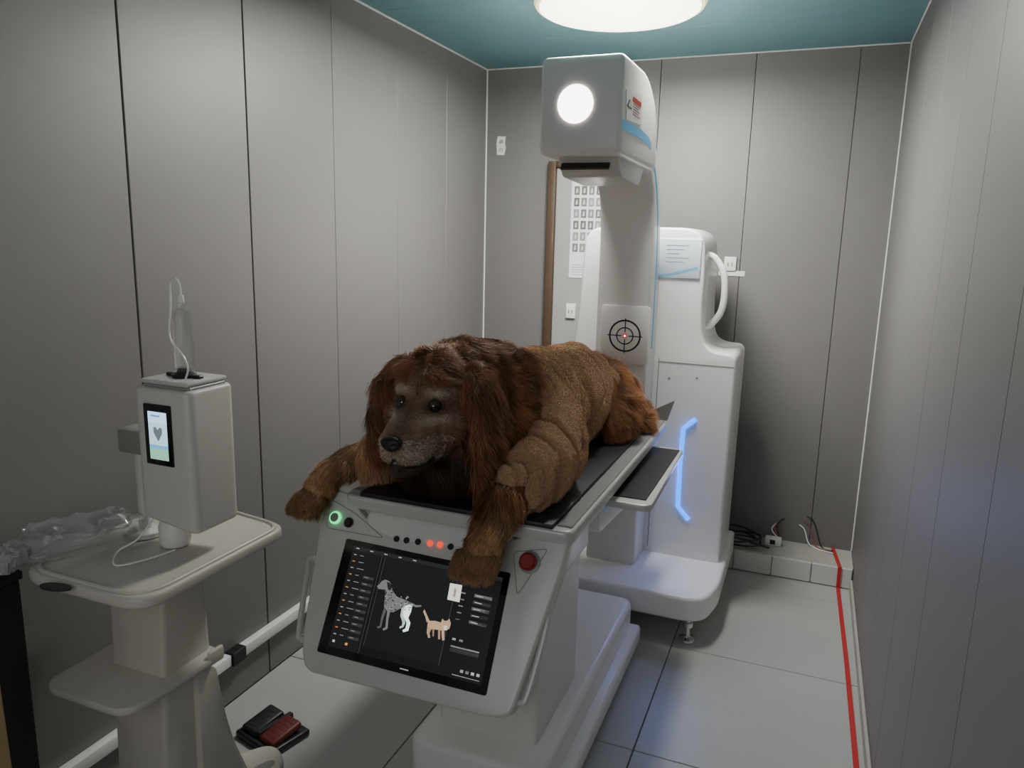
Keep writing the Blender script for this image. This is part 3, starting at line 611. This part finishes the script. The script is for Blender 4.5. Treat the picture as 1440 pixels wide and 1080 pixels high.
def blob(name, ells, vox, sm, infl=0):
    t0 = bmesh.new(); bmesh.ops.create_icosphere(t0, subdivisions=3, radius=1)
    bv = np.array([v.co[:] for v in t0.verts]); bf = [[v.index for v in f.verts] for f in t0.faces]; t0.free()
    V = []; Fc = []
    for c, a in ells:
        k = len(V)*len(bv); V.append(bv*(a+infl)+c); Fc += [[i+k for i in f] for f in bf]
    me = bpy.data.meshes.new(name); me.from_pydata(np.concatenate(V).tolist(), [], Fc)
    o = bpy.data.objects.new(name, me); COL.objects.link(o)
    m = o.modifiers.new('r', 'REMESH'); m.mode = 'VOXEL'; m.voxel_size = vox
    m = o.modifiers.new('s', 'SMOOTH'); m.factor = .5; m.iterations = sm
    dg = bpy.context.evaluated_depsgraph_get(); dg.update()
    me2 = bpy.data.meshes.new_from_object(o.evaluated_get(dg)); bpy.data.objects.remove(o); bpy.data.meshes.remove(me)
    me2.name = name
    return me2
allE = trunk+neck+skull+flews+jaw+brow+cheek+bib+earL+earR+legL+legR+toes+hind+tail
dme = blob('body', allE, .0055, 3)
nv = len(dme.vertices); VC = np.empty(nv*3); dme.vertices.foreach_get('co', VC); VC = VC.reshape(-1, 3)
on = (VC[:, 0] > -1.09) & (VC[:, 0] < -.47) & (VC[:, 1] > 1.61) & (VC[:, 2] < .852); VC[on, 2] = .852
EY = [np.array((-.874+s*.044, 1.575, 1.114)) for s in (-1, 1)]
for e in EY:
    dd = np.linalg.norm(VC-e, axis=1); w = np.exp(-(dd/.020)**2); VC[:, 1] += w*.010
dme.vertices.foreach_set('co', VC.ravel())
def sm(x, a, b): t = np.clip((x-a)/(b-a), 0, 1); return t*t*(3-2*t)
NOSE = np.array((-.886, 1.464, 1.038))
def colour(P):
    n = len(P); x, y, z = P.T; hx = np.abs(x+.875)
    base = np.tile(np.array((.245, .104, .044)), (n, 1))
    def mixc(base, w, c): return base*(1-w[:, None])+np.array(c)*w[:, None]
    earw = sm(hx, .105, .125)*(1-sm(hx, .20, .24))*sm(-y, -1.76, -1.72)*sm(z, .88, .92)
    base = mixc(base, earw*.75, (.150, .060, .027))
    face = sm(-y, -1.70, -1.62)*sm(z, .94, .98)*(1-sm(hx, .085, .115))*(1-sm(z, 1.16, 1.22))
    base = mixc(base, face*.9, (.165, .075, .038))
    muz = sm(-y, -1.62, -1.53)*sm(z, .94, .96)*(1-sm(hx, .07, .095))
    base = mixc(base, muz*.85, (.29, .19, .125))
    bridge = muz*(np.exp(-((x+.880)/.018)**2))*sm(z, 1.04, 1.06)
    base = mixc(base, bridge*.6, (.13, .07, .042))
    chin = sm(-z, -1.0, -.98)*sm(-y, -1.62, -1.58)*(hx < .06)*(z > .94)
    base = mixc(base, chin*.6, (.48, .40, .32))
    lip = np.exp(-((z-.980)/.008)**2)*(hx < .065)*sm(-y, -1.60, -1.56)
    base = mixc(base, lip*.85, (.03, .018, .016))
    dk = np.exp(-(((x-NOSE[0])**2+(y-NOSE[1])**2+(z-NOSE[2])**2)/.022**2))
    base = base*(1-.4*dk)[:, None]
    for e in EY:
        s = 1 if e[0] > -.874 else -1
        ddx = (x-e[0]); ddz = (z-e[2])
        above = np.exp(-((ddx/.028)**2+((ddz-.033)/.009)**2))*(y < 1.67)
        below = np.exp(-(((ddx-s*.006)/.028)**2+((ddz+.031)/.011)**2))*(y < 1.67)
        base = mixc(base, np.clip(above*.75+below*.65, 0, .95), (.55, .45, .36))
        eye_shade = np.exp(-((np.sqrt((ddx*.85)**2+(ddz*1.15)**2)/.0235)**4))*(y < 1.64); base = mixc(base, eye_shade*.92, (.035, .020, .014))  # dark eye rim, widened to paint in the shadow around the eyes
    ear_gap_shade = np.exp(-((hx-.108)/.012)**2)*sm(-y, -1.70, -1.66)*sm(-z, -1.14, -1.10); base = base*(1-.6*ear_gap_shade)[:, None]  # shade between cheek and ear painted into the fur colour
    crown_light = np.exp(-((z-1.26)/.05)**2)*(y < 1.9); base = base*(1+.2*crown_light[:, None])  # lamp light on head top and ruff painted as lighter fur
    chin_shade = sm(-z, -1.01, -.96)*sm(-y, -1.76, -1.71)*(1-sm(hx, .11, .14)); base = base*(1-.88*chin_shade)[:, None]  # shadow below the chin painted into the chest fur
    gold = np.maximum(sm(-x, .98, 1.08)*sm(-z, -.99, -.95)*(y < 1.9), sm(-z, -.93, -.86)*sm(-y, -1.68, -1.58)*sm(x, -.78, -.74)*(x < -.54))
    base = mixc(base, gold*.85, (.33, .19, .095))
    rump = sm(y, 2.35, 2.45); base = mixc(base, rump, (.32, .14, .058))
    return base
def setcol(me, C):
    at = me.color_attributes.new('tint', 'FLOAT_COLOR', 'POINT')
    at.data.foreach_set('color', np.concatenate([C, np.ones((len(C), 1))], 1).ravel().astype(np.float32))
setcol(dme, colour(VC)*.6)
dme.materials.clear(); dme.materials.append(MBODY)
dme.polygons.foreach_set('use_smooth', [True]*len(dme.polygons)); dme.update()
D = thing('dog', 'long-haired reddish brown dog lying on the table in a brown fleece coat', 'dog', (-.77, 2.1, .85))
db = bpy.data.objects.new('body', dme); COL.objects.link(db); place(db, D)
# coat
ct = chain([((-.755, 2.46, .99), (.160, .07, .150)), ((-.77, 2.38, .995), (.166, .07, .156)), ((-.785, 2.2, 1.0), (.165, .08, .16)), ((-.79, 2.0, 1.01), (.175, .08, .162)), ((-.805, 1.93, 1.018), (.175, .07, .165)), ((-.805, 1.90, 1.03), (.17, .06, .165))], .03)
slv = chain([((-.69, 1.98, 1.0), (.10, .11, .12)), ((-.635, 1.88, .96), (.085, .09, .095)), ((-.607, 1.80, .935), S3(.076)), ((-.609, 1.74, .93), S3(.072)), ((-.618, 1.68, .922), S3(.063)), ((-.628, 1.64, .913), S3(.057))])
slr = chain([((-.93, 1.90, .98), S3(.10)), ((-.99, 1.82, .94), S3(.08))])
coatE = ct+slv+slr
cme = blob('fleece_coat', coatE, .0075, 8, .018)
sub = bpy.data.objects.new('tmp', cme); COL.objects.link(sub); mm = sub.modifiers.new('s', 'SUBSURF'); mm.levels = 1
dg = bpy.context.evaluated_depsgraph_get(); cme2 = bpy.data.meshes.new_from_object(sub.evaluated_get(dg)); bpy.data.objects.remove(sub); cme = cme2; cme.name = 'fleece_coat'
nn = len(cme.vertices); CV = np.empty(nn*3); cme.vertices.foreach_get('co', CV); CV = CV.reshape(-1, 3)
CN = np.empty(nn*3); cme.vertices.foreach_get('normal', CN); CN = CN.reshape(-1, 3)
amp = np.zeros(nn)
def sstep(v, a, b): t = min(1, max(0, (v-a)/(b-a))); return t*t*(3-2*t)
for i in range(nn):
    x, y, z = CV[i]
    w2 = noise.noise(Vector((x*5+7, y*5, z*5)))
    rear = sstep(y, 1.95, 2.25)
    lean = .40*(1.18-z)*(1 if x > -.79 else .2)
    sl = sstep(-y, -1.93, -1.85)*sstep(x, -.75, -.69)
    n1 = noise.noise(Vector((x*2.2, (y+lean)*14, z*2.2)))
    n2 = noise.noise(Vector((x*3+5, (y*.7-z*.8)*12, (y+z)*2.5)))
    n3 = noise.noise(Vector((x*4-9, (y*.8+x*.5)*17, z*4)))
    c1 = math.exp(-(n1/.13)**2); c2_ = math.exp(-(n2/.12)**2); c3 = math.exp(-(n3/.12)**2)
    hem = .010*math.exp(-((y-2.485+.1*(z-1))/.012)**2) + .008*math.exp(-((y-1.652)/.010)**2)*sl
    amp[i] = -.019*c1*(.35+.65*rear)*(1-sl) - .014*c2_*(1-.6*rear) - .012*c3*sl + .014*n1*rear + .013*w2 + .009 + hem + .0022*noise.noise(Vector((x*40, y*40, z*40))) + .0016*noise.noise(Vector((x*95, y*95, z*95)))
CV += CN*amp[:, None]; CV[:, 2] = np.maximum(CV[:, 2], .8525)
cme.vertices.foreach_set('co', CV.ravel()); cme.polygons.foreach_set('use_smooth', [True]*len(cme.polygons)); cme.update()
MCOAT = pm('brown fleece', (.50, .295, .155), .95, 0, .38, 170, .9, 190, sheen=.2, detail=5)
cme.materials.clear(); cme.materials.append(MCOAT)
cob = bpy.data.objects.new('fleece_coat', cme); COL.objects.link(cob); place(cob, D); cob['label'] = 'wrinkled brown fleece dog coat'
def strands(name, rows, cols, K, mat, parent, label):
    nvp = len(rows); FV = np.stack(rows, 1).reshape(-1, 3); idx = np.arange(K)*nvp; nq = (nvp-3)//2
    quads = np.concatenate([np.stack([idx+2*j, idx+2*j+1, idx+2*j+3, idx+2*j+2], 1) for j in range(nq)]) if nq else np.zeros((0, 4), int)
    tris = np.stack([idx+nvp-3, idx+nvp-2, idx+nvp-1], 1)
    me = bpy.data.meshes.new(name); me.vertices.add(len(FV)); me.vertices.foreach_set('co', FV.ravel().astype(np.float32))
    lv = np.concatenate([quads.ravel(), tris.ravel()]).astype(np.int32); me.loops.add(len(lv)); me.loops.foreach_set('vertex_index', lv)
    ls = np.concatenate([np.arange(len(quads))*4, len(quads)*4+np.arange(len(tris))*3]).astype(np.int32)
    me.polygons.add(len(ls)); me.polygons.foreach_set('loop_start', ls)
    me.update(calc_edges=True); me.validate(); me.polygons.foreach_set('use_smooth', [True]*len(me.polygons))
    setcol(me, np.clip(cols.reshape(-1, 3), .002, 1)); me.materials.append(mat)
    o = bpy.data.objects.new(name, me); COL.objects.link(o); place(o, parent); o['label'] = label; o['kind'] = 'stuff'
    return o
def sample(me, V, n, wfun=None):
    me.calc_loop_triangles(); m = len(me.loop_triangles)
    TV = np.empty(m*3, dtype=np.int32); me.loop_triangles.foreach_get('vertices', TV); TV = TV.reshape(-1, 3)
    VN = np.empty(len(V)*3); me.vertices.foreach_get('normal', VN); VN = VN.reshape(-1, 3)
    A, Bb, Cc = V[TV[:, 0]], V[TV[:, 1]], V[TV[:, 2]]
    w = np.linalg.norm(np.cross(Bb-A, Cc-A), axis=1)
    if wfun is not None: w = w*wfun((A+Bb+Cc)/3)
    ti = np.random.choice(m, n, p=w/w.sum()); u1 = np.sqrt(np.random.rand(n)); u2 = np.random.rand(n)
    a, b, c = (1-u1)[:, None], (u1*(1-u2))[:, None], (u1*u2)[:, None]
    N = VN[TV[ti, 0]]*a+VN[TV[ti, 1]]*b+VN[TV[ti, 2]]*c
    return A[ti]*a+Bb[ti]*b+Cc[ti]*c, N/(np.linalg.norm(N, axis=1)[:, None]+1e-9)
KP = 150000
P, Nn = sample(cme, CV, KP, lambda c: (c[:, 2] > .86)*1.0)
Dp = Nn*.8+np.random.randn(KP, 3)*.5; Dp /= np.linalg.norm(Dp, axis=1)[:, None]
sd = np.cross(Dp, np.random.randn(KP, 3)); sd /= np.linalg.norm(sd, axis=1)[:, None]+1e-9
Lp = np.random.uniform(.002, .0055, KP)[:, None]
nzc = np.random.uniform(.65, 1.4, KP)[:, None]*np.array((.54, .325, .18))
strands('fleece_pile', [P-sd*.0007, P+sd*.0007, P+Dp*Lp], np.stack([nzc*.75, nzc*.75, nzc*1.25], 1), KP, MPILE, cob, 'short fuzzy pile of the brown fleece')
MLID = pm('eyelid brown', (.07, .04, .026), .8)
for e in EY:
    c = Vector(e)+Vector((0, .003, 0))
    bm = B(); t0 = bmesh.new(); bmesh.ops.create_uvsphere(t0, u_segments=20, v_segments=14, radius=.0145); bmesh.ops.translate(t0, vec=c, verts=t0.verts); add(bm, t0); obj('eye', bm, MEYE, D)
    bm = B(); t0 = bmesh.new(); bmesh.ops.create_uvsphere(t0, u_segments=24, v_segments=16, radius=.0160)
    s = 1 if e[0] > -.874 else -1
    bmesh.ops.bisect_plane(t0, geom=t0.verts[:]+t0.edges[:]+t0.faces[:], plane_co=(0, 0, .003), plane_no=(s*.30, .25, 1), clear_inner=True)
    bmesh.ops.translate(t0, vec=c, verts=t0.verts); add(bm, t0); obj('eyelid', bm, MLID, D)
bm = B(); t0 = bmesh.new(); bmesh.ops.create_icosphere(t0, subdivisions=4, radius=1)
for v in t0.verts:
    n = v.co.copy(); s = 1-.25*max(0, -n.z)*abs(n.x)
    nost = sum(math.exp(-((n.x-sx_*.5)**2+(n.z+.05)**2)/.06) for sx_ in (-1, 1))*(n.y < 0)
    v.co = Vector((NOSE[0]+n.x*.027*s*(1+.15*n.z), NOSE[1]+.004+n.y*.015+nost*.006, NOSE[2]+n.z*.019))
add(bm, t0); obj('nose', bm, MNOSE, D)
bm = B(); tube(bm, [(-.934, 1.585, .988), (-.926, 1.54, .974), (-.908, 1.500, .975), (-.886, 1.484, .996), (-.864, 1.500, .975), (-.842, 1.54, .974), (-.832, 1.585, .988)], .0045, 8, 6); obj('mouth', bm, MNOSE, D)
# fur strands
N0 = 350000
def wf_(cen):
    w = np.where((cen[:, 1] < 1.70) & (cen[:, 2] > .95) & (np.abs(cen[:, 0]+.875) < .13), 3.4, 1.0)
    w = np.where(((cen[:, 1] < 1.62) & (cen[:, 2] < .86)), 2.2, w)
    for c, a in coatE: w = np.where((((cen-c)/(a+.004))**2).sum(1) < 1, 0, w)
    return w
P, Nn = sample(dme, VC, N0, wf_)
ins = np.zeros(N0, bool)
for c, a in coatE: ins |= (((P-c)/(a+.010))**2).sum(1) < 1
for e in EY: ins |= np.linalg.norm(P-e, axis=1) < .0175
ins |= (((P-NOSE)/np.array((.028, .024, .022)))**2).sum(1) < 1
ins |= (Nn[:, 2] < -.5) & (P[:, 2] < .87)
P = P[~ins]; Nn = Nn[~ins]; K = len(P); x, y, z = P.T
hx = x+.875
face = (y < 1.655) & (z > .96) & (np.abs(hx) < .115)
muz = (y < 1.60) & (z > .94) & (np.abs(hx) < .085)
fw = sm(-y, -1.70, -1.63)*sm(z, .93, .97)*(1-sm(np.abs(hx), .08, .115))*(1-sm(z, 1.15, 1.20))
ear = (y < 1.75) & (np.abs(hx) > .11) & (z > .88) & (np.abs(hx) < .22)
legr = (x < -1.0) & (z < .99) & ~ear & (y < 1.95); legl = (y < 1.74) & (z < .99) & (x > -.74) & ~ear & ((z < .90) | (x > -.70))
paw = (legl & (z < .805)) | (legr & (x < -1.17) & (z < .85))
rump = y > 2.3
L_ = np.full(K, .055); L_[ear] = .052; L_[legr | legl] = (.016+.014*sm(z, .83, .92))[legr | legl]; L_[rump] = .050
top = (~face) & (z > 1.12) & (y < 1.95) & ~ear; L_[top] = .046
L_ = L_*(1-fw)+.018*fw; L_[muz] = .010; L_[paw] = .015
F_ = np.zeros((K, 3)); F_[:] = (0, .55, -.65)
F_[:, 0] += np.sign(hx)*.25
F_[ear] = np.stack([np.sign(hx[ear])*.06, np.full(ear.sum(), .0), np.full(ear.sum(), -1.)], 1)
F_[legr] = (-.75, -.35, -.45); F_[legl] = (-.05, -.6, -.7); F_[paw] = (0, -.35, -1)
F_[rump] = np.stack([np.full(rump.sum(), .15), np.full(rump.sum(), .35), np.full(rump.sum(), -.6)], 1)
F_[top] = np.stack([hx[top]*4, np.full(top.sum(), .75), np.full(top.sum(), -.35)], 1)
Ff = np.stack([np.tanh(hx*20)*.5, np.full(K, .8), np.clip((z-1.08)*4, -.45, .4)], 1)
F_ = F_*(1-fw)[:, None]+Ff*fw[:, None]
F_[muz] = np.stack([np.tanh(hx[muz]*25)*.45, np.full(muz.sum(), .8), np.full(muz.sum(), -.3)], 1)
def fld(P, f, s):
    return np.stack([np.sin(P[:, 0]*f+P[:, 2]*f*.7+s)+np.sin(P[:, 1]*f*1.3-s), np.sin(P[:, 1]*f*1.1+P[:, 0]*f*.5+2*s)+np.sin(P[:, 2]*f*.9+s), np.sin(P[:, 2]*f*1.2+P[:, 1]*f*.6+3*s)+np.sin(P[:, 0]*f*.8-2*s)], 1)*.5
clump = fld(P, 105, 1.3)*.36+fld(P, 40, .4)*.42
short = np.maximum(fw, (muz | paw)*1.0)
clump *= (1-.65*short)[:, None]; clump[ear] *= .7; clump[legl | legr] *= .6
nw = .27*(1-short)+.24*short; nw[ear] = .16
Dr = F_/np.linalg.norm(F_, axis=1)[:, None]
Dr -= Nn*((Dr*Nn).sum(1)*.85)[:, None]
Dr = Dr/(np.linalg.norm(Dr, axis=1)[:, None]+.15) + Nn*nw[:, None] + clump + np.random.randn(K, 3)*.12
dn = (Dr*Nn).sum(1); Dr += Nn*np.clip(.12-dn, 0, None)[:, None]
Dr /= np.linalg.norm(Dr, axis=1)[:, None]
L_ = L_*np.random.uniform(.6, 1.2, K)
Wd = (.0014*(1-short)+.0010*short)*np.random.uniform(.7, 1.2, K)
side = np.cross(Dr, Nn)+np.random.randn(K, 3)*.25; side /= np.linalg.norm(side, axis=1)[:, None]+1e-9
grav = np.array((0, 0, -1.))
fracs = [0, .25, .5, .75, 1.0]; wf = [1, 1, .85, .6, 0]
gw = .45*(1-short)
ph_ = fld(P, 28, 3.1)[:, 0]*2.5
rows = []
for f_, w_ in zip(fracs, wf):
    wave = side*(np.sin(f_*5.2+ph_)-np.sin(ph_))[:, None]*(L_*.15*(1-short))[:, None]
    q_ = P + Dr*(L_*f_)[:, None] + grav*(gw*L_*f_*f_)[:, None] + wave - Nn*(.0015*(1-short)+.0002)[:, None]
    fl = (q_[:, 0] > -1.11) & (q_[:, 0] < -.48) & (q_[:, 1] > 1.60) & (q_[:, 1] < 2.84)
    q_[:, 2] = np.where(fl, np.maximum(q_[:, 2], .8515), q_[:, 2])
    dpl = (q_[:, 1]-P_[1])*N_[1]+(q_[:, 2]-P_[2])*N_[2]
    inn = (q_[:, 0] > -1.12) & (q_[:, 0] < -.48) & (dpl < .006) & (q_[:, 2] < .85)
    q_ = q_ + np.where(inn, .006-dpl, 0)[:, None]*np.array(N_)
    if w_ > 0: rows += [q_-side*(Wd*w_/2)[:, None], q_+side*(Wd*w_/2)[:, None]]
    else: rows.append(q_)
clc = fld(P, 52, 5)[:, 0]*.6+fld(P, 130, 2)[:, 1]*.4
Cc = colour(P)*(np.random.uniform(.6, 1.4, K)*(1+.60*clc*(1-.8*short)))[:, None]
gy = (np.random.rand(K) < .25) & muz & (z < 1.045) & (z > .985); Cc[gy] = (.60, .54, .46)
tipk = np.array([.45, .45, .7, .7, 1.0, 1.0, 1.4, 1.4, 1.9])  # root to tip brightness, highlights painted onto the strand tips
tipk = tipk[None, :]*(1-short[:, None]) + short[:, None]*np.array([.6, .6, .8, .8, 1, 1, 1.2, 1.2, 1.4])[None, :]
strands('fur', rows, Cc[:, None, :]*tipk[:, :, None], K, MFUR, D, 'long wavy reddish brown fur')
print('STRANDS', K)
# ------------------------------------------------------------------ light
def area(name, loc, size, energy, col, rot=(0, 0, 0), shape='DISK', sy=None):
    l = bpy.data.lights.new(name, 'AREA'); l.energy = energy; l.color = col; l.shape = shape; l.size = size
    if sy: l.size_y = sy
    o = bpy.data.objects.new(name, l); COL.objects.link(o); o.location = loc; o.rotation_euler = rot; return o
area('lamp_light', (LC[0], LC[1], ZC-.09), .5, 56, (1, .98, .94))
area('front_fill', (-.5, -.68, 1.5), 1.2, 8, (1, .99, .97), (math.radians(90), 0, 0), 'RECTANGLE', 1.3)  # added fill at the open end, lights dog and console from the front
area('strip_glow', (-.43, 3.0, .62), .35, .7, (.25, .3, 1), (math.radians(-70), 0, 0), 'RECTANGLE', .1)
w = bpy.data.worlds.new('world'); scene.world = w; w.use_nodes = True
w.node_tree.nodes['Background'].inputs['Color'].default_value = (.68, .70, .75, 1); w.node_tree.nodes['Background'].inputs['Strength'].default_value = .15
